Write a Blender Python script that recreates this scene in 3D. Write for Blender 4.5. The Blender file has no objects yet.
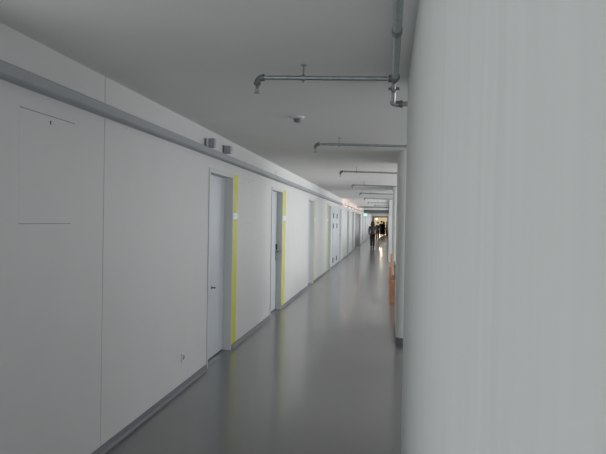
import bpy, bmesh, math, random
from mathutils import Vector, Matrix
random.seed(4)
S = bpy.context.scene
C = S.collection
R = math.radians

# ------------------------------------------------------------------ camera
YAW, PITCH, ROLL = 0.141395, 0.009921, 0.017
cd = bpy.data.cameras.new('camera')
cd.sensor_fit = 'HORIZONTAL'; cd.sensor_width = 36.0; cd.lens = 36.0*600/606
cd.clip_start = 0.02; cd.clip_end = 300
cam = bpy.data.objects.new('camera', cd); C.objects.link(cam)
fwd = Vector((-math.sin(YAW)*math.cos(PITCH), math.cos(YAW)*math.cos(PITCH), -math.sin(PITCH)))
rt = fwd.cross(Vector((0, 0, 1))).normalized(); up = rt.cross(fwd)
rt2 = rt*math.cos(ROLL)+up*math.sin(ROLL); up2 = -rt*math.sin(ROLL)+up*math.cos(ROLL)
m = Matrix((rt2, up2, -fwd)).transposed().to_4x4(); m.translation = (0, 0, 1.58)
cam.matrix_world = m
S.camera = cam

# ------------------------------------------------------------------ sky and exposure
W = bpy.data.worlds.new('sky'); S.world = W; W.use_nodes = True
bg = W.node_tree.nodes['Background']
bg.inputs['Color'].default_value = (0.86, 0.93, 1.0, 1); bg.inputs['Strength'].default_value = .6
S.view_settings.view_transform = 'Standard'; S.view_settings.look = 'None'
S.view_settings.gamma = 1; S.view_settings.use_curve_mapping = False
S.view_settings.exposure = -0.04
CEIL = 2.515

# daylight enters through the windows: each opening gets a light of its own
def daylight(name, loc, rot, sx, sy, power, col=(0.99, 0.995, 1.0)):
    l = bpy.data.lights.new(name, 'AREA'); l.shape = 'RECTANGLE'; l.size = sx; l.size_y = sy
    l.energy = power; l.color = col
    o = bpy.data.objects.new(name, l); o.location = loc; o.rotation_euler = rot; C.objects.link(o)
    return o
for y0, y1, p in ((-2.2, 1.9, 36), (2.1, 5.9, 30), (6.1, 9.9, 50), (10.1, 13.9, 115), (14.1, 17.9, 90), (18.1, 23.9, 140)):
    daylight('daylight', (3.50, (y0+y1)/2, 1.60), (0, R(122), 0), 1.5, y1-y0, p)
daylight('daylight', (-1.95, 0.9, 1.35), (0, R(-112), 0), 2.1, 2.5, 11)  # for the added left window, brightens the nearest pier
daylight('daylight', (.8, -3.85, 1.5), (R(100), 0, 0), 5.2, 1.7, 42)  # for the added back window, fills faces turned to the camera
for k in range(11):
    daylight('daylight', (.36, 26.2+4*k, 1.45), (0, R(115), 0), 1.5, 3.4, 30)  # for the added far windows, brightens the far corridor

# ------------------------------------------------------------------ materials
def mat(name, col, rough=.6, metal=0, noise=0, scale=8, bump=0, stretch=(1, 1, 1), emit=None, estr=0, coat=0, spec=.5):
    M = bpy.data.materials.new(name); M.use_nodes = True
    nt = M.node_tree; b = nt.nodes['Principled BSDF']
    b.inputs['Base Color'].default_value = (*col, 1); b.inputs['Roughness'].default_value = rough
    b.inputs['Metallic'].default_value = metal; b.inputs['Specular IOR Level'].default_value = spec
    if coat:
        b.inputs['Coat Weight'].default_value = coat; b.inputs['Coat Roughness'].default_value = .12
    if emit:
        b.inputs['Emission Color'].default_value = (*emit, 1); b.inputs['Emission Strength'].default_value = estr
    tc = nt.nodes.new('ShaderNodeTexCoord'); mp = nt.nodes.new('ShaderNodeMapping')
    mp.inputs['Scale'].default_value = stretch
    n = nt.nodes.new('ShaderNodeTexNoise'); n.inputs['Scale'].default_value = scale; n.inputs['Detail'].default_value = 5
    nt.links.new(tc.outputs['Object'], mp.inputs['Vector']); nt.links.new(mp.outputs['Vector'], n.inputs['Vector'])
    if noise:
        r = nt.nodes.new('ShaderNodeMapRange')
        r.inputs['From Min'].default_value = .3; r.inputs['From Max'].default_value = .7
        r.inputs['To Min'].default_value = 1-noise; r.inputs['To Max'].default_value = 1+noise
        mx = nt.nodes.new('ShaderNodeVectorMath'); mx.operation = 'SCALE'; mx.inputs[0].default_value = col
        nt.links.new(n.outputs['Fac'], r.inputs['Value']); nt.links.new(r.outputs['Result'], mx.inputs['Scale'])
        nt.links.new(mx.outputs['Vector'], b.inputs['Base Color'])
    if bump:
        bp = nt.nodes.new('ShaderNodeBump'); bp.inputs['Strength'].default_value = bump; bp.inputs['Distance'].default_value = .01
        nt.links.new(n.outputs['Fac'], bp.inputs['Height']); nt.links.new(bp.outputs['Normal'], b.inputs['Normal'])
    return M

m_wall = mat('wall_paint', (.71, .71, .712), .55, noise=.015, scale=3)
m_ceil = mat('ceiling_paint', (.82, .82, .80), .8, noise=.02, scale=1.6)
m_conc = mat('pillar_paint', (.79, .815, .79), .7, noise=.025, scale=4, stretch=(6, 6, .4), bump=.04)
m_floor = mat('floor_lino', (.132, .135, .137), .276, noise=.03, scale=1.3, spec=.8, coat=.5, bump=.12, stretch=(.4, 1, 1))
m_base = mat('base_grey', (.20, .21, .225), .5)
m_trunk = mat('trunk_grey', (.36, .38, .40), .45)
m_leaf = mat('door_leaf_paint', (.60, .64, .69), .45)
m_frame = mat('door_frame_paint', (.62, .63, .64), .5)
m_jamb = mat('jamb_grey', (.72, .74, .72), .55)
m_dark = mat('black_plastic', (.03, .03, .035), .4)
m_gap = mat('shadow_gap', (.09, .09, .09), .9)
m_yel = mat('yellow_paint', (.68, .66, .03), .5)
m_yel2 = mat('pale_yellow_paint', (.66, .65, .14), .5)
m_yel3 = mat('faded_yellow_paint', (.62, .61, .30), .5)
m_white = mat('white_plastic', (.78, .79, .80), .4)
m_steel = mat('brushed_steel', (.30, .31, .32), .35, 1)
m_galv = mat('galvanised_pipe', (.42, .46, .47), .38, .85, noise=.15, scale=25)
m_galvd = mat('malleable_fitting', (.22, .24, .25), .45, .7, noise=.2, scale=40)
m_blue = mat('blue_grey_housing', (.40, .41, .48), .4)
m_brown = mat('brown_grey_plate', (.22, .21, .19), .5)
m_wood = mat('orange_wood', (.46, .21, .115), .45, noise=.2, scale=6, stretch=(6, 6, 1))
m_woodl = mat('light_wood', (.62, .33, .15), .45, noise=.15, scale=6, stretch=(6, 6, 1))
m_woodd = mat('dark_wood', (.16, .06, .03), .5)
m_serv = mat('service_door_paint', (.56, .59, .62), .5)
m_far = mat('dark_glazed_frame', (.17, .17, .17), .4)
m_tube = mat('warm_tube', (1, .9, .8), .4, emit=(1, .80, .72), estr=.9)
m_exit = mat('exit_green', (.1, .4, .35), .4, emit=(.22, .62, .60), estr=.9)
m_exitw = mat('exit_white', (.9, .95, .9), .4, emit=(.85, 1, .95), estr=1.6)
m_lamp = mat('lamp_glow', (1, .9, .7), .4, emit=(1, .78, .45), estr=4)
m_warm = mat('cream_paint', (.72, .66, .54), .6)
m_skin = mat('skin', (.50, .30, .22), .5)
m_hair = mat('dark_hair', (.02, .015, .012), .5)
m_grey_cl = mat('grey_knit', (.075, .07, .068), .8, noise=.1, scale=60)
m_black_cl = mat('black_cloth', (.018, .018, .022), .8)
m_navy_cl = mat('navy_cloth', (.016, .017, .022), .8)
m_brown_cl = mat('brown_cloth', (.09, .06, .05), .8)
m_glass = bpy.data.materials.new('window_glass'); m_glass.use_nodes = True
nt = m_glass.node_tree; nt.nodes.clear()
o_ = nt.nodes.new('ShaderNodeOutputMaterial'); mx_ = nt.nodes.new('ShaderNodeMixShader'); mx_.inputs[0].default_value = .06
t_ = nt.nodes.new('ShaderNodeBsdfTransparent'); g_ = nt.nodes.new('ShaderNodeBsdfGlossy'); g_.inputs['Roughness'].default_value = .02
nt.links.new(t_.outputs[0], mx_.inputs[1]); nt.links.new(g_.outputs[0], mx_.inputs[2]); nt.links.new(mx_.outputs[0], o_.inputs[0])

# ------------------------------------------------------------------ mesh helpers
def box(bm, x0, x1, y0, y1, z0, z1, bev=0):
    v = [bm.verts.new(p) for p in ((x0, y0, z0), (x1, y0, z0), (x1, y1, z0), (x0, y1, z0), (x0, y0, z1), (x1, y0, z1), (x1, y1, z1), (x0, y1, z1))]
    fs = [bm.faces.new([v[i] for i in f]) for f in ((3, 2, 1, 0), (4, 5, 6, 7), (0, 1, 5, 4), (1, 2, 6, 5), (2, 3, 7, 6), (3, 0, 4, 7))]
    if bev:
        es = {e for f in fs for e in f.edges}
        bmesh.ops.bevel(bm, geom=list(es), offset=bev, segments=2, affect='EDGES', profile=.6)
    return bm
def tube(bm, pts, r, n=14, cap=True):
    """round bar along a list of points; r one radius or one per point"""
    pts = [Vector(p) for p in pts]; rr = r if isinstance(r, (list, tuple)) else [r]*len(pts)
    rings = []
    for i, p in enumerate(pts):
        d = (pts[min(i+1, len(pts)-1)]-pts[max(i-1, 0)]).normalized()
        a = d.cross(Vector((0, 0, 1)))
        if a.length < 1e-3: a = d.cross(Vector((1, 0, 0)))
        a.normalize(); b = d.cross(a)
        rings.append([bm.verts.new(p+(a*math.cos(2*math.pi*k/n)+b*math.sin(2*math.pi*k/n))*rr[i]) for k in range(n)])
    for i in range(len(rings)-1):
        for k in range(n):
            bm.faces.new((rings[i][k], rings[i][(k+1) % n], rings[i+1][(k+1) % n], rings[i+1][k]))
    if cap:
        bm.faces.new(list(reversed(rings[0]))); bm.faces.new(rings[-1])
    return bm
def sphere(bm, c, r, sx=1, sy=1, sz=1, n=16):
    mt = Matrix.Translation(c) @ Matrix.Diagonal((sx, sy, sz, 1))
    bmesh.ops.create_uvsphere(bm, u_segments=n, v_segments=n//2+2, radius=r, matrix=mt)
    return bm
def prism(bm, outline, z0, z1):
    a = [bm.verts.new((x, y, z0)) for x, y in outline]; b = [bm.verts.new((x, y, z1)) for x, y in outline]
    n = len(a)
    for i in range(n): bm.faces.new((a[i], a[(i+1) % n], b[(i+1) % n], b[i]))
    bm.faces.new(list(reversed(a))); bm.faces.new(b)
    return bm
def obj(name, bm, mt, parent=None, smooth=False):
    bmesh.ops.recalc_face_normals(bm, faces=bm.faces)
    me = bpy.data.meshes.new(name); bm.to_mesh(me); bm.free()
    me.materials.append(mt)
    if smooth:
        for p in me.polygons: p.use_smooth = True
        try: me.set_sharp_from_angle(angle=R(40))
        except Exception: pass
    o = bpy.data.objects.new(name, me); C.objects.link(o)
    if parent: o.parent = parent
    return o
def B(): return bmesh.new()
def tag(o, label, cat, group=None):
    o['label'] = label; o['category'] = cat
    if group: o['group'] = group
    return o
def thing(name, label, cat, loc=(0, 0, 0), group=None):
    o = bpy.data.objects.new(name, None); o.location = loc; o.empty_display_size = .1; C.objects.link(o)
    return tag(o, label, cat, group)
def struct(o): o['kind'] = 'structure'; return o
def copy_tree(o, parent=None):
    c = o.copy(); C.objects.link(c)
    if parent: c.parent = parent
    for ch in list(o.children): copy_tree(ch, c)
    return c

# ------------------------------------------------------------------ room shell
XL = -1.875       # left wall face
XLEAF = -1.968    # door leaves stand back from it
XS = 0.108        # corridor side of the wall piers
YEND = 68.0
PLAN = [(-2.15, -4.2), (3.8, -4.2), (3.8, YEND+.2), (5, YEND+.2), (5, 90.2), (-9, 90.2), (-9, YEND+.2), (-2.15, YEND+.2)]
struct(obj('floor', prism(B(), PLAN, -.15, 0), m_floor))
struct(obj('ceiling', prism(B(), PLAN, CEIL, CEIL+.2), m_ceil))

# (y0, y1, kind) door openings in the left wall
doors = [(6.13, 7.08), (9.55, 10.52), (14.12, 15.13), (18.80, 19.68), (23.05, 24.05), (27.50, 28.65), (31.45, 32.75), (34.2, 40.8), (44.0, 45.0), (49, 50), (55, 56), (61, 62)]
DH = 2.10
bm = B()
y = -2.2
win = (-0.4, 2.3)
box(bm, -2.15, XL, -4, win[0], 0, CEIL); box(bm, -2.15, XL, win[0], win[1], 0, .25); box(bm, -2.15, XL, win[0], win[1], 2.45, CEIL)
y = win[1]
cuts = [(3.755, 3.762)]
for a, b in cuts: box(bm, -2.15, XL, y, a, 0, CEIL); box(bm, -2.15, XL-.02, a, b, 0, CEIL); y = b
for a, b in doors:
    box(bm, -2.15, XL, y, a, 0, CEIL); box(bm, -2.15, XL, a, b, DH, CEIL); y = b
box(bm, -2.15, XL, y, YEND+.2, 0, CEIL)
struct(obj('wall_left', bm, m_wall))
# baseboard with a small cove, interrupted at each door
bm = B(); y = -4
def skirting(bm, y0, y1, x, s, h=.055):
    prof = [(0, 0), (.022, 0), (.012, .010), (.009, .02), (.009, h), (0, h)]
    a = [bm.verts.new((x+s*p, y0, z)) for p, z in prof]; b = [bm.verts.new((x+s*p, y1, z)) for p, z in prof]
    for i in range(6): bm.faces.new((a[i], a[(i+1) % 6], b[(i+1) % 6], b[i]))
    bm.faces.new(a); bm.faces.new(b)
for a, b in doors:
    skirting(bm, y, a-.02, XL, 1); y = b+.02
skirting(bm, y, YEND, XL, 1)
struct(obj('baseboard_left', bm, m_base))

# unseen window added in the left wall so that light grazes the pier
wn = bpy.data.objects.new('window_1', None); C.objects.link(wn); struct(wn)
bm = B()
for a, b in ((win[0], win[0]+.05), (.92, .98), (win[1]-.05, win[1])): box(bm, -2.08, -2.0, a, b, .25, 2.45)
box(bm, -2.08, -2.0, win[0]+.05, win[1]-.05, .25, .30); box(bm, -2.08, -2.0, win[0]+.05, win[1]-.05, 2.40, 2.45)
obj('window_frame', bm, m_trunk, wn); obj('pane', box(B(), -2.045, -2.035, win[0]+.05, win[1]-.05, .30, 2.40), m_glass, wn)
bm = B(); box(bm, -2.15, 3.8, -4.2, -4, 0, .55); box(bm, -2.15, 3.8, -4.2, -4, 2.4, CEIL); box(bm, -2.15, -1.85, -4.2, -4, .55, 2.4); box(bm, 3.45, 3.8, -4.2, -4, .55, 2.4)
struct(obj('wall_back', bm, m_wall))
wn = bpy.data.objects.new('window_19', None); C.objects.link(wn); struct(wn)  # unseen back window, added for light from behind the camera
bm = B()
for a in (-1.85, -.10, 1.65, 3.40): box(bm, a, a+.05, -4.12, -4.05, .55, 2.4)
for z in (.55, 2.35): box(bm, -1.80, 3.40, -4.115, -4.055, z, z+.05)
obj('window_frame', bm, m_trunk, wn); obj('pane', box(B(), -1.80, 3.40, -4.09, -4.08, .6, 2.35), m_glass, wn)

# outer wall on the right, ribbon of windows facing the piers
bm = B()
box(bm, 3.55, 3.8, -4, 24.2, 0, .8); box(bm, 3.55, 3.8, -4, 24.2, 2.4, CEIL)
for a, b in ((-4, -2.3), (1.95, 2.05), (5.95, 6.05), (9.95, 10.05), (13.95, 14.05), (17.95, 18.05), (23.95, 24.2)):
    box(bm, 3.55, 3.8, a, b, .8, 2.4)
struct(obj('wall_right', bm, m_wall))
for i, (a, b) in enumerate(((-2.3, 1.95), (2.05, 5.95), (6.05, 9.95), (10.05, 13.95), (14.05, 17.95), (18.05, 23.95))):
    wn = bpy.data.objects.new('window_%d' % (i+2), None); C.objects.link(wn); struct(wn)
    bm = B()
    for p, q in ((a, a+.05), ((a+b)/2-.03, (a+b)/2+.03), (b-.05, b)): box(bm, 3.62, 3.70, p, q, .8, 2.4)
    box(bm, 3.62, 3.70, a+.05, b-.05, .8, .85); box(bm, 3.62, 3.70, a+.05, b-.05, 2.35, 2.4)
    obj('window_frame', bm, m_trunk, wn); obj('pane', box(B(), 3.655, 3.665, a+.05, b-.05, .85, 2.35), m_glass, wn)

# concrete piers: long slabs with rounded ends between the corridor and the windows
def pier(y0, y1, label, x0=XS, r=.09):
    x1 = .62
    def ring(ins):
        pts = []
        for cx, cy, a0 in ((x0+r, y0+r, 180), (x1-r, y0+r, 270), (x1-r, y1-r, 0), (x0+r, y1-r, 90)):
            for k in range(13):
                a = R(a0+90*k/12); pts.append((cx+(r-ins)*math.cos(a), cy+(r-ins)*math.sin(a)))
        return pts
    t = thing('concrete_pier', label, 'pillar', (0, 0, 0), 'concrete piers along the right side of the corridor')
    obj('shaft', prism(B(), ring(0), .085, CEIL-.002), m_conc, t, True)
    obj('plinth_band', prism(B(), ring(.004), 0, .085), m_base, t, True)
    return t
pier(-.30, 4.12, 'huge pale grey concrete pier filling the right of the picture, nearest the camera', XS, .16)
pier(7.86, 9.6, 'second concrete pier, narrow strip with dark grey foot just behind the nearest pier', XS+.012)
pier(15.72, 17.4, 'third concrete pier, thin pale strip beyond the wooden bench')
# far right wall, unseen windows added in it to brighten the far corridor
bm = B(); y = 24.2
for k in range(11):
    a, b = 24.5+4*k, 27.9+4*k
    box(bm, .02, .3, y, a, 0, CEIL); box(bm, .02, .3, a, b, 0, .65); box(bm, .02, .3, a, b, 2.25, CEIL); y = b
    wn = bpy.data.objects.new('window_%d' % (k+8), None); C.objects.link(wn); struct(wn)
    fm = B()
    for p, q in ((a, a+.05), (b-.05, b)): box(fm, .20, .26, p, q, .65, 2.25)
    box(fm, .20, .26, a+.05, b-.05, .65, .7); box(fm, .20, .26, a+.05, b-.05, 2.2, 2.25)
    obj('window_frame', fm, m_trunk, wn); obj('pane', box(B(), .225, .235, a+.05, b-.05, .7, 2.20), m_glass, wn)
box(bm, .02, .3, y, YEND, 0, CEIL)
struct(obj('wall_right_far', bm, m_wall))
struct(obj('wall_cross', box(B(), .3, 3.8, 24.2, 24.4, 0, CEIL), m_wall))
bm = B(); skirting(bm, 24.2, YEND, .02, -1, .09); struct(obj('baseboard_right', bm, m_far))

# ------------------------------------------------------------------ far end
bm = B()
box(bm, -9, -1.70, YEND, YEND+.2, 0, CEIL); box(bm, -1.70, -.10, YEND, YEND+.2, 2.17, CEIL); box(bm, -.10, 5, YEND, YEND+.2, 0, CEIL)
struct(obj('wall_end', bm, m_wall))
d = bpy.data.objects.new('door_13', None); C.objects.link(d); struct(d)
bm = B(); box(bm, -1.78, -1.62, YEND-.08, YEND, 0, 2.25); box(bm, -.14, -.03, YEND-.08, YEND, 0, 2.25); box(bm, -1.62, -.14, YEND-.08, YEND, 2.13, 2.25)
obj('door_frame', bm, m_far, d)
struct(obj('wall_back_room', box(B(), -9, 5, 90, 90.2, 0, CEIL), m_warm))
struct(obj('wall_room_left', box(B(), -9, -8.8, YEND+.2, 90, 0, CEIL), m_warm))
struct(obj('wall_room_right', box(B(), 4.8, 5, YEND+.2, 90, 0, CEIL), m_warm))
for (y0, y1, z0, mt) in ((46.0, 47.2, 2.30, m_far), (36.0, 36.5, 2.44, m_trunk), (56, 57, 2.36, m_trunk)):
    struct(obj('trim_1', box(B(), XL, .02, y0, y1, z0, CEIL), mt))

# ------------------------------------------------------------------ doors of the left wall
def door(i, y0, y1, leaf_m=m_leaf, jm=m_jamb):
    d = bpy.data.objects.new('door_%d' % (i+1), None); d.location = (XL, y0, 0); C.objects.link(d); struct(d)
    w = y1-y0; t = .016
    bm = B()
    xl = XLEAF-XL
    # lining of the reveal and a thin casing that stands proud of the wall
    box(bm, xl-.06, .006, 0, t, 0, DH); box(bm, xl-.06, .006, w-t, w, 0, DH); box(bm, xl-.06, .006, t, w-t, DH-t, DH)
    obj('door_frame', bm, jm, d)
    bm = B(); box(bm, .0005, .008, -.03, .002, 0, DH+.03); box(bm, .0005, .008, .002, w+.012, DH, DH+.03); box(bm, .0005, .008, w-.002, w+.012, 0, DH)
    obj('casing', bm, m_frame, d)
    obj('leaf', box(B(), xl-.045, xl, t+.003, w-t-.003, .012, DH-t-.004, .002), leaf_m, d)
    obj('back_stop', box(B(), xl-.059, xl-.047, t, w-t, 0, DH-t), m_gap, d)
    obj('threshold', box(B(), -.012, .0, 0, w, .0, .003), m_base, d)
    return d
def lever(d, y, z, lock=True, s=-1):
    xl = XLEAF-XL
    p = obj('lock_plate', box(B(), xl, xl+.009, y-.022, y+.022, z-.16, z+.03, .003), m_steel, d)
    bm = B(); tube(bm, [(xl+.009, y, z), (xl+.075, y, z)], .012); tube(bm, [(xl+.075, y-s*.012, z), (xl+.075, y+s*.06, z), (xl+.073, y+s*.13, z-.002)], [.012, .012, .010])
    obj('lever_handle', bm, m_steel, d, True)
    if lock: obj('card_reader', box(B(), xl, xl+.025, y-.022, y+.022, z+.04, z+.135, .005), m_dark, d)
ds = []
for i, (a, b) in enumerate(doors):
    far = i >= 7
    ds.append(door(i, a, b, m_leaf if i < 5 else (m_far if i == 7 else m_serv), m_jamb))
# first door: small cylinder lock near the left edge, handle-less
o = ds[0]
bm = B(); tube(bm, [(XLEAF-XL, .44, .81), (XLEAF-XL+.008, .44, .81)], .018, 20); tube(bm, [(XLEAF-XL+.012, .44, .81), (XLEAF-XL+.03, .44, .81), (XLEAF-XL+.045, .44, .81)], [.008, .009, .012], 16)
obj('door_knob', bm, m_base, o, True)
lever(ds[1], .895, 1.03)
lever(ds[3], .12, 1.06, True, 1); lever(ds[4], .86, 1.05)

# yellow marking stripes beside the doors with the white room-number tags
def stripe(y0, y1, mt, lab, lab2, z0=.056, zt=1.585, ztt=1.665):
    t = thing('marking_stripe', lab, 'stripe', (XL+.0008, y0, 0), 'yellow marking stripes beside the doors')
    bm = B(); w = y1-y0
    box(bm, 0, .0022, 0, w, z0, zt-.001); box(bm, 0, .0022, 0, w, ztt+.001, 2.135)
    me = obj('painted_band', bm, mt, t)
    s = thing('room_tag', lab2, 'sign', (XL, y0, 0), 'white room tags on the yellow stripes')
    obj('plate', box(B(), 0, .004, -.002, w+.004, zt, ztt, .001), m_white, s)
    obj('lettering', box(B(), .004, .0048, w*.15, w*.3, zt+.03, zt+.05), m_trunk, s)
stripe(7.093, 7.315, m_yel, 'broad yellow stripe beside the nearest door', 'white tag on the yellow stripe of the nearest door')
stripe(10.536, 10.87, m_yel2, 'yellow stripe beside the second door, the one with a lever handle', 'white tag on the yellow stripe of the second door')
stripe(15.145, 15.38, m_yel3, 'pale yellow stripe right of the third door', 'white tag on the yellow stripe of the third door')
stripe(18.40, 18.765, m_yel3, 'pale yellow stripe left of the fourth door', 'white tag on the yellow stripe left of the fourth door')

# service cupboard with two tall doors and black catches
sc = thing('service_cupboard', 'pale grey flush cupboard with two tall doors and black catches between fourth and fifth doors', 'cupboard', (XL, 20.15, 0))
obj('frame', box(B(), 0, .006, 0, 2.6, .057, 2.13), m_frame, sc)
for k, (a, b) in enumerate(((.04, 1.27), (1.30, 2.56))):
    dd = obj('cupboard_door', box(B(), .006, .014, a, b, .08, 2.10, .002), m_serv, sc)
    for z in (1.78, 1.43, .26):
        obj('catch', box(B(), .014, .034, a+.16+.1*k, a+.28+.1*k, z-.085, z+.085, .006), m_dark, dd)

# ------------------------------------------------------------------ access hatches in the left wall
def hatch(y0, y1, z0, z1, lab):
    t = thing('access_hatch', lab, 'access panel', (XL, y0, 0), 'flush access hatches in the left wall')
    w = y1-y0
    gm = m_trunk if y0 > 5 else m_base
    obj('shadow_gap', box(B(), 0, .0006, .005, w, z1-.004, z1), gm, t); obj('shadow_gap', box(B(), 0, .0006, .005, w*.93, z0, z0+.003), gm, t)
    obj('panel', box(B(), 0, .0007, 0.004, w-.004, z0+.0045, z1-.005), m_wall, t)
    bm = B(); tube(bm, [(.0007, w*.52, z1-.032), (.003, w*.52, z1-.032)], .0055, 10); box(bm, .0007, .003, w*.52-.003, w*.52+.003, z1-.048, z1-.03)
    obj('keyhole', bm, m_dark, t)
hatch(2.83, 3.38, 1.54, 2.142, 'square flush access hatch high on the wall nearest the camera, left of the vertical seam')
hatch(7.62, 8.18, 1.54, 2.128, 'square flush access hatch high on the wall between the first and second doors')

# ------------------------------------------------------------------ cable trunking
TZ0, TZ1, TX = 2.243, 2.312, .068
t = thing('cable_trunking', 'long grey cable trunking running along the left wall above the doors', 'cable trunking', (XL+.0008, 0, 0))
prof = [(0, TZ0), (TX-.012, TZ0), (TX, TZ0+.010), (TX, TZ1-.006), (TX-.006, TZ1), (0, TZ1)]
bm = B()
a = [bm.verts.new((p, -2.0, z)) for p, z in prof]; b = [bm.verts.new((p, 24.0, z)) for p, z in prof]
for i in range(6): bm.faces.new((a[i], a[(i+1) % 6], b[(i+1) % 6], b[i]))
bm.faces.new(a); bm.faces.new(b)
obj('channel', bm, m_trunk, t)
bm = B(); box(bm, TX, TX+.0025, -2.0, 24.0, TZ0+.014, TZ1-.010)
obj('cover_lid', bm, m_trunk, t)
obj('end_cap', box(B(), 0, TX+.004, 24.0, 24.008, TZ0-.002, TZ1+.002), m_base, t)
# small hook standing on the trunking before the second door
o = thing('cable_hook', 'tiny grey hook standing on the trunking above the second door', 'hook', (XL, 9.75, TZ1))
bm = B(); tube(bm, [(.02, 0, 0), (.02, 0, .05), (.025, 0, .075), (.04, 0, .08)], .004, 8); obj('rod', bm, m_trunk, o, True)
obj('foot', box(B(), 0, .05, -.02, .02, 0, .004), m_trunk, o)

# socket
o = thing('wall_socket', 'small white electrical socket low on the left wall before the nearest door', 'socket', (XL, 5.365, .292))
obj('cover_plate', box(B(), 0, .010, -.041, .041, -.041, .041, .004), m_white, o)
bm = B(); tube(bm, [(.010, 0, 0), (.013, 0, 0)], .024, 20); obj('socket_face', bm, m_trunk, o)
bm = B()
for s in (-.009, .009): tube(bm, [(.013, s, 0), (.0145, s, 0)], .0035, 8)
obj('contact_hole', bm, m_dark, o)

# two twin lamps / sounders above the trunking
def unit(y, z, lab, first):
    t = thing('wall_sounder', lab, 'alarm unit', (XL, y, z), 'pair of blue-grey units above the trunking')
    if first:
        obj('mounting_plate', box(B(), 0, .018, -.045, .045, -.040, .040, .003), m_brown, t)
        obj('backbox', box(B(), .018, .038, -.042, .042, -.043, .043, .005), m_white, t)
        obj('housing', box(B(), .038, .105, -.040, .030, -.050, .044, .010), m_blue, t)
    else:
        obj('mounting_plate', box(B(), 0, .014, -.055, .055, -.045, .045, .003), m_brown, t)
        h = obj('housing', box(B(), .014, .092, -.055, .050, -.043, .043, .012), m_blue, t)
        bm = B()
        for zz in (-.02, .015): tube(bm, [(.090, .0, zz), (.096, .0, zz)], .009, 12)
        obj('indicator', bm, m_white, t, True)
unit(5.97, 2.366, 'left one of the two blue-grey units above the trunking, with pale backbox', True)
unit(6.66, 2.378, 'right one of the two blue-grey units above the trunking, with tiny white dots', False)

# smoke detector
o = thing('smoke_detector', 'small round smoke detector on the ceiling between first and second pipes', 'smoke detector', (-.825, 5.33, CEIL))
bm = B(); tube(bm, [(0, 0, 0), (0, 0, -.012), (0, 0, -.020)], [.062, .062, .052], 24); obj('detector_base', bm, m_white, o, True)
bm = B(); tube(bm, [(0, 0, -.018), (0, 0, -.03), (0, 0, -.048), (0, 0, -.052)], [.036, .038, .028, .012], 24); obj('sensing_head', bm, m_base, o, True)

# ------------------------------------------------------------------ sprinkler pipes
PZ = 2.443
def elbow_pts(c, d1, d2, r, n=6):
    c = Vector(c); d1 = Vector(d1); d2 = Vector(d2); out = []
    for k in range(n+1):
        a = math.pi/2*k/n
        out.append(c + d1*r*(1-math.sin(a)) + d2*r*(1-math.cos(a)))
    return out
def head(bm, x, y, z):      # pendent sprinkler: bushing, frame arms, bulb, deflector
    tube(bm, [(x, y, z), (x, y, z-.012)], .012, 8)
    tube(bm, [(x, y, z-.012), (x, y, z-.022)], .008, 8)
    for s in (-1, 1): tube(bm, [(x+s*.004, y, z-.02), (x+s*.010, y, z-.032), (x+s*.003, y, z-.048)], .0025, 6)
    tube(bm, [(x, y, z-.02), (x, y, z-.048)], .002, 6)
    tube(bm, [(x, y, z-.048), (x, y, z-.051)], .018, 14)
def branch(y, x0, x1, lab, clamp_x):
    t = thing('sprinkler_pipe', lab, 'sprinkler pipe', (x0, y, PZ), 'sprinkler branch pipes crossing under the ceiling')
    t.rotation_euler = (0, math.atan(.026), 0)     # laid to a slight fall
    L = x1-x0
    bm = B(); tube(bm, [(.03, 0, 0), (L, 0, 0)], .0135, 14); obj('pipe', bm, m_galv, t, True)
    bm = B(); tube(bm, elbow_pts((0, 0, 0), (1, 0, 0), (0, 0, -1), .036), .019, 14)
    tube(bm, [(.030, 0, 0), (.042, 0, 0)], .022, 14); tube(bm, [(0, 0, -.030), (0, 0, -.044)], .021, 14)
    obj('elbow', bm, m_galvd, t, True)
    bm = B(); head(bm, 0, 0, -.044); obj('sprinkler_head', bm, m_steel, t, True)
    for cx in (clamp_x if isinstance(clamp_x, (list, tuple)) else [clamp_x]):
        cx -= x0; top = CEIL-PZ+.026*cx
        bm = B(); tube(bm, [(cx-.011, 0, 0), (cx+.011, 0, 0)], .019, 14)
        tube(bm, [(cx, 0, .015), (cx, 0, top-.002)], .0045, 8); tube(bm, [(cx, 0, top-.008), (cx, 0, top-.002)], .016, 12)
        tube(bm, [(cx, 0, -.017), (cx, 0, -.027)], .006, 8)
        obj('pipe_clamp', bm, m_galv, t, True)
    return t
branch(3.56, -.800, -.02, 'nearest galvanised sprinkler branch pipe, ending in elbow with hanging head', -.52)
ords = [(6.66, -.82, 'second'), (10.27, -.83, 'third'), (14.0, -.85, 'fourth'), (18.0, -.86, 'fifth'), (21.8, -.88, 'sixth'), (26.4, -.90, 'seventh'), (30.6, -.72, 'eighth')]
for k, (y, x0, nm) in enumerate(ords):
    branch(y, x0, 1.35 if y < 24 else .02, nm+' galvanised sprinkler branch pipe from the camera, crossing the ceiling', (-.56, .5) if y < 24 else -.5)
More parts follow.
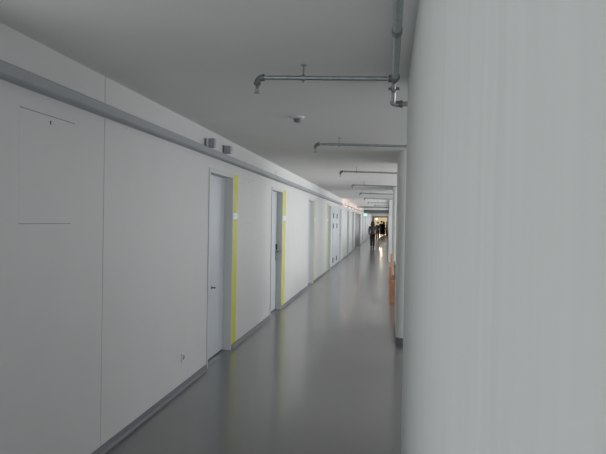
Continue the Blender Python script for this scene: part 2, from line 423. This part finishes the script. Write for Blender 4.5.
# main run: comes from behind the camera, tees into the first branch, steps across
t = thing('sprinkler_main', 'thick galvanised sprinkler main running overhead beside the nearest pier', 'sprinkler pipe', (.018, 0, PZ-.021))
bm = B(); tube(bm, [(.004, -2, .006), (.004, 3.53, .006)], .0205, 16); obj('main_pipe', bm, m_galv, t, True)
bm = B(); tube(bm, [(.004, 3.52, .004), (.004, 3.545, .004), (.002, 3.58, .002), (0, 3.62, 0)], [.027, .029, .025, .020], 16)
tube(bm, [(-.034, 3.56, 0), (.004, 3.56, 0)], .021, 14)
obj('tee_fitting', bm, m_galvd, t, True)
bm = B(); tube(bm, [(.004, 2.66, .006), (.004, 2.72, .006)], .0235, 16); obj('coupling', bm, m_galvd, t, True)
bm = B(); tube(bm, [(0, 3.62, 0), (0, 4.27, 0)], .0155, 14); obj('reduced_pipe', bm, m_galv, t, True)
bm = B(); tube(bm, [(0, 3.80, 0), (0, 3.85, 0)], .022, 14)
tube(bm, [(-.026, 3.825, 0), (.026, 3.825, 0)], .006, 8)
for s in (-1, 1): tube(bm, [(s*.024, 3.825, 0), (s*.034, 3.825, 0)], .009, 10)
tube(bm, [(0, 3.825, .015), (0, 3.825, .09)], .005, 8)
obj('pipe_clamp', bm, m_galvd, t, True)
bm = B(); tube(bm, elbow_pts((0, 4.32, 0), (0, -1, 0), (1, 0, 0), .05), .022, 14); tube(bm, [(.045, 4.32, 0), (.065, 4.32, 0)], .026, 14)
obj('elbow', bm, m_galvd, t, True)
bm = B(); tube(bm, [(.06, 4.32, 0), (1.37, 4.32, 0), ], .0175, 14); obj('cross_pipe', bm, m_galv, t, True)
bm = B(); tube(bm, [(1.372, 4.29, 0), (1.372, 24.1, 0)], .0205, 16); obj('distribution_pipe', bm, m_galv, t, True)

# ------------------------------------------------------------------ wooden bench and stand beyond the second pier
t = thing('wooden_bench', 'orange wooden bench with slab legs standing beyond the second pier', 'bench', (.05, 11.76, 0))
for yy in (0, 1.36): obj('leg', box(B(), 0, .42, yy, yy+.05, 0, .41, .004), m_wood, t)
obj('seat', box(B(), 0, .42, 0, 1.41, .41, .45, .004), m_wood, t)
bm = B(); box(bm, .075, .10, .02, 1.39, .10, .16); obj('stretcher', bm, m_wood, t)
bm = B(); box(bm, .0, .025, 0, 1.2, 0, .30); bmesh.ops.rotate(bm, verts=bm.verts, cent=(0, 0, 0), matrix=Matrix.Rotation(R(-4), 3, 'Y')); bmesh.ops.translate(bm, verts=bm.verts, vec=(.095, .1, .452)); obj('backrest', bm, m_woodd, t)
t = thing('wooden_stand', 'light wooden board on a low box in front of the third pier', 'stand', (.03, 15.45, 0))
obj('plinth_box', box(B(), 0, .07, 0, .22, 0, .45, .003), m_wood, t)
obj('upright_board', box(B(), .035, .085, .225, .255, 0, .775, .003), m_woodl, t)

# ------------------------------------------------------------------ warm light rail beyond the fifth door
t = thing('light_rail', 'dark rail with warm tubes lighting the far part of the left wall', 'lamp', (XL, 24.3, 0))
L = 30
obj('rail', box(B(), .10, .135, 0, L, 2.25, 2.285), m_far, t)
y = .4; k = 0
while y < L-1:
    obj('arm', box(B(), 0, .10, y-.01, y+.01, 2.255, 2.265), m_far, t)
    bm = B(); tube(bm, [(.07, y+.3, 2.235), (.07, y+1.4, 2.235)], .013, 10)
    tb = obj('tube_lamp', bm, m_tube, t, True)
    y += 2.6
for yy in (26.0, 30.5, 35.0, 40.0):
    daylight('tube_glow', (XL+.16, yy, 2.30), (0, R(115), 0), .04, 3.8, 2.6, (1, .66, .52))
o = thing('wall_spot', 'tiny round lamp on the warm lit wall just after the trunking ends', 'lamp', (XL, 25.6, 2.36))
bm = B(); tube(bm, [(0, 0, 0), (.03, 0, 0)], .03, 14); obj('lamp_base', bm, m_trunk, o, True)
bm = B(); sphere(bm, (.06, 0, 0), .045); obj('lamp_globe', bm, m_white, o, True)

# exit sign
o = thing('exit_sign', 'small lit green exit sign hanging under the far ceiling', 'exit sign', (-1.72, 45.0, 2.12))
obj('sign_box', box(B(), -.18, .18, -.03, .03, -.075, .075, .006), m_exit, o)
bm = B()   # running figure, arrow and door in white
box(bm, .03, .045, -.034, -.0305, -.07, .08); box(bm, .03, .12, -.034, -.0305, .07, .085); box(bm, .105, .12, -.034, -.0305, -.07, .08)
tube(bm, [(-.02, -.032, .055), (-.02, -.0335, .055)], .018, 12); box(bm, -.04, -.015, -.034, -.0305, -.02, .035)
box(bm, -.06, -.04, -.034, -.0305, -.07, -.01); box(bm, -.02, 0, -.034, -.0305, -.07, -.02); box(bm, -.15, -.08, -.034, -.0305, -.008, .012)
obj('pictogram', bm, m_exitw, o)
for s in (-.15, .15): obj('hanger', tube(B(), [(s, 0, .09), (s, 0, CEIL-2.12)], .006, 8), m_far, o)

# lamp in the far room
o = thing('pendant_lamp', 'bright warm lamp in the room behind the far doorway', 'lamp', (-1.45, 74.0, 0))
bm = B(); sphere(bm, (0, 0, 1.98), .10); obj('globe', bm, m_lamp, o, True)
bm = B(); tube(bm, [(0, 0, 2.12), (0, 0, CEIL)], .012, 8); obj('cord', bm, m_far, o)
l = bpy.data.lights.new('room_backlight', 'POINT'); l.energy = 480; l.color = (1, .84, .62); l.shadow_soft_size = .3  # added light well behind the lamp, sets the group off as silhouettes
lo = bpy.data.objects.new('room_backlight', l); lo.location = (-1.0, 85, 1.9); C.objects.link(lo)

# ------------------------------------------------------------------ people
def skin_mesh(nodes, edges, root, sub=2):
    me = bpy.data.meshes.new('tmp'); me.from_pydata([n[0] for n in nodes], edges, [])
    o = bpy.data.objects.new('tmp', me); C.objects.link(o)
    md = o.modifiers.new('s', 'SKIN'); md.use_smooth_shade = True
    for i, n in enumerate(nodes):
        sv = me.skin_vertices[0].data[i]; r = n[1]
        sv.radius = r if isinstance(r, tuple) else (r, r); sv.use_root = (i == root)
    sb = o.modifiers.new('u', 'SUBSURF'); sb.levels = sub; sb.render_levels = sub
    dg = bpy.context.evaluated_depsgraph_get(); dg.update()
    out = bpy.data.meshes.new_from_object(o.evaluated_get(dg))
    bpy.data.objects.remove(o); bpy.data.meshes.remove(me)
    return out
def person(loc, h, rz, label, top_m, leg_m, hair_m, long_hair=True, stride=.10, arms=(0.0, 0.0), slim=1.0, group=None):
    k = h/1.70
    t = thing('person', label, 'person', loc, group); t.rotation_euler = (0, 0, rz)
    V = lambda x, y, z: Vector((x*k, y*k, z*k))
    sw, hw = .175*(1+(slim-1)*.35), .085
    # joints; y forward is +
    J = {'pel': V(0, 0, .92), 'wst': V(0, .0, 1.06), 'chs': V(0, .0, 1.25), 'nck': V(0, -.005, 1.44), 'hd': V(0, .01, 1.52)}
    for s, n in ((-1, 'l'), (1, 'r')):
        st = stride*s
        J['hip'+n] = V(s*hw, 0, .88); J['kne'+n] = V(s*hw*.95, st*.55+.02, .49); J['ank'+n] = V(s*hw*.9, st-.02 if st > 0 else st, .09+(0 if st > 0 else .02))
        J['sho'+n] = V(s*sw, 0, 1.37); a = arms[0 if s < 0 else 1]
        J['elb'+n] = V(s*(sw+.03), -.02-st*.4, 1.10); 
        J['wri'+n] = V(s*(sw+.025-.10*a), .03-st*.8+.22*a, .88+.22*a)
    nodes, edges, ix = [], [], {}
    def add(n, r, par=None):
        ix[n] = len(nodes); nodes.append((J[n], r if isinstance(r, tuple) else r*k))
        if par is not None: edges.append((ix[par], ix[n]))
    add('pel', (.115*slim*k, .085*k)); add('wst', (.10*slim*k, .075*k), 'pel'); add('chs', (.125*slim*k, .09*k), 'wst'); add('nck', .05, 'chs'); add('hd', .055, 'nck')
    for n in 'lr':
        add('hip'+n, .082, 'pel'); add('kne'+n, .055, 'hip'+n); add('ank'+n, .036, 'kne'+n)
        add('sho'+n, .048, 'chs'); add('elb'+n, .037, 'sho'+n); add('wri'+n, .025, 'elb'+n)
        w = J['wri'+n]; d = (w-J['elb'+n]).normalized(); s = -1 if n == 'l' else 1
        J['plm'+n] = w+d*.05*k; add('plm'+n, (.022*k, .030*k), 'wri'+n)
        for q, (off, ln) in enumerate(((-.027, .062), (-.009, .075), (.010, .070), (.027, .055))):
            a_, b_ = 'f%d%s' % (q, n), 'g%d%s' % (q, n)
            J[a_] = w+d*.095*k+Vector((0, off*k, 0)); add(a_, .0085, 'plm'+n)
            J[b_] = J[a_]+(d*ln+Vector((-s*.015, .004, 0)))*k; add(b_, .0065, a_)
        J['th'+n] = w+(d*.055+Vector((0, .04, 0)))*k; add('th'+n, .010, 'plm'+n)
        J['tj'+n] = J['th'+n]+(d*.045+Vector((0, .012, 0)))*k; add('tj'+n, .007, 'th'+n)
    body = skin_mesh(nodes, edges, 0)
    bm = B(); bm.from_mesh(body)
    hc = V(0, .015, 1.595)
    sphere(bm, hc, .1*k, .76, .93, 1.12, 20)
    sphere(bm, V(0, .055, 1.535), .055*k, .8, .8, .8, 12)                     # jaw
    sphere(bm, V(0, .113, 1.583), .016*k, .8, 1.1, 1.4, 10)                   # nose
    for s in (-1, 1):
        sphere(bm, V(s*.079, .012, 1.59), .022*k, .35, .8, 1.25, 10)          # ears
        sphere(bm, V(s*.030, .098, 1.607), .011*k, 1, .6, .7, 8)              # eyes
    tube(bm, [V(-.022, .103, 1.545), V(0, .108, 1.545), V(.022, .103, 1.545)], .006*k, 6)
    bo = obj('body', bm, m_skin, t, True)
    # clothes: the same skeleton a little thicker
    g = .019*k
    def cl(name, names, links, rad, mt, root):
        nd = [(J[a], rad[a] if isinstance(rad[a], tuple) else rad[a]) for a in names]
        im = {a: i for i, a in enumerate(names)}
        me = skin_mesh(nd, [(im[a], im[b]) for a, b in links], im[root])
        me.materials.append(mt); me.name = name
        o = bpy.data.objects.new(name, me); C.objects.link(o); o.parent = t
    rd = {a: (n[1][0]+g, n[1][1]+g) if isinstance(n[1], tuple) else n[1]+g for a, n in ((a, nodes[ix[a]]) for a in ix)}
    J['hem'] = V(0, 0, .86); rd['hem'] = (.135*slim*k, .105*k)
    J['col'] = V(0, -.003, 1.41); rd['col'] = .062*k
    for n in 'lr': J['cuf'+n] = J['wri'+n]; rd['cuf'+n] = .036*k
    cl('top', ['hem', 'wst', 'chs', 'col', 'shol', 'elbl', 'cufl', 'shor', 'elbr', 'cufr'], [('hem', 'wst'), ('wst', 'chs'), ('chs', 'col'), ('chs', 'shol'), ('shol', 'elbl'), ('elbl', 'cufl'), ('chs', 'shor'), ('shor', 'elbr'), ('elbr', 'cufr')], rd, top_m, 'chs')
    for n in 'lr':
        rd['hip'+n] = .105*k; rd['kne'+n] = .080*k; J['fot'+n] = J['ank'+n]+Vector((0, 0, .0)); rd['fot'+n] = .062*k
    cl('trousers', ['pel', 'hipl', 'knel', 'fotl', 'hipr', 'kner', 'fotr'], [('pel', 'hipl'), ('hipl', 'knel'), ('knel', 'fotl'), ('pel', 'hipr'), ('hipr', 'kner'), ('kner', 'fotr')], rd, leg_m, 'pel')
    for n in 'lr':
        a = J['ank'+n]; bm = B()
        sphere(bm, (a.x, a.y+.045*k, .036*k), .045*k, .95, 2.7, .8, 14); sphere(bm, (a.x, a.y-.01*k, .065*k), .045*k, .9, 1.1, 1.0, 12)
        for v in bm.verts: v.co.z = max(v.co.z, 0)
        obj('shoe', bm, m_black_cl, t, True)
    bm = B(); sphere(bm, hc+V(0, -.022, .020), .112*k, .95, .93, 1.04, 20)
    if long_hair:
        sphere(bm, hc+V(0, -.052, -.09), .115*k, 1.15, .65, 1.5, 16)
    for v in bm.verts:   # hairline: cleared from the face
        if v.co.y > hc.y+.045*k and v.co.z < hc.z+.055*k: v.co.y = hc.y+.045*k
    obj('hair', bm, hair_m, t, True)
    return t
person((-.93, 36.2, 0), 1.63, R(4), 'person in grey top and dark trousers walking away down the corridor, seen from behind', m_grey_cl, m_navy_cl, m_hair, True, .05, (0, 0), 1.3)
person((-.93, 53.9, 0), 1.62, R(170), 'person in dark clothes partly behind the walker in the grey top', m_black_cl, m_black_cl, m_hair, False, .06, (0, .9), 1.0)
person((-.84, 70.2, 0), 1.74, R(30), 'tall person in black at the left of the group in the far doorway', m_black_cl, m_black_cl, m_hair, False, .04, (0, .5), 1.25)
person((-.50, 71.6, 0), 1.62, R(-60), 'person in dark clothes in the middle of the group in the far doorway', m_navy_cl, m_black_cl, m_hair, True, .04, (.6, 0), 1.25)
person((-.19, 73.2, 0), 1.66, R(100), 'person in brown-black at the right of the group in the far doorway', m_brown_cl, m_black_cl, m_hair, True, .04, (0, .4), 1.25)
person((-.66, 75.0, 0), 1.70, R(200), 'person in black standing behind the others of the group in the far doorway', m_black_cl, m_black_cl, m_hair, False, .04, (.3, .4), 1.2)
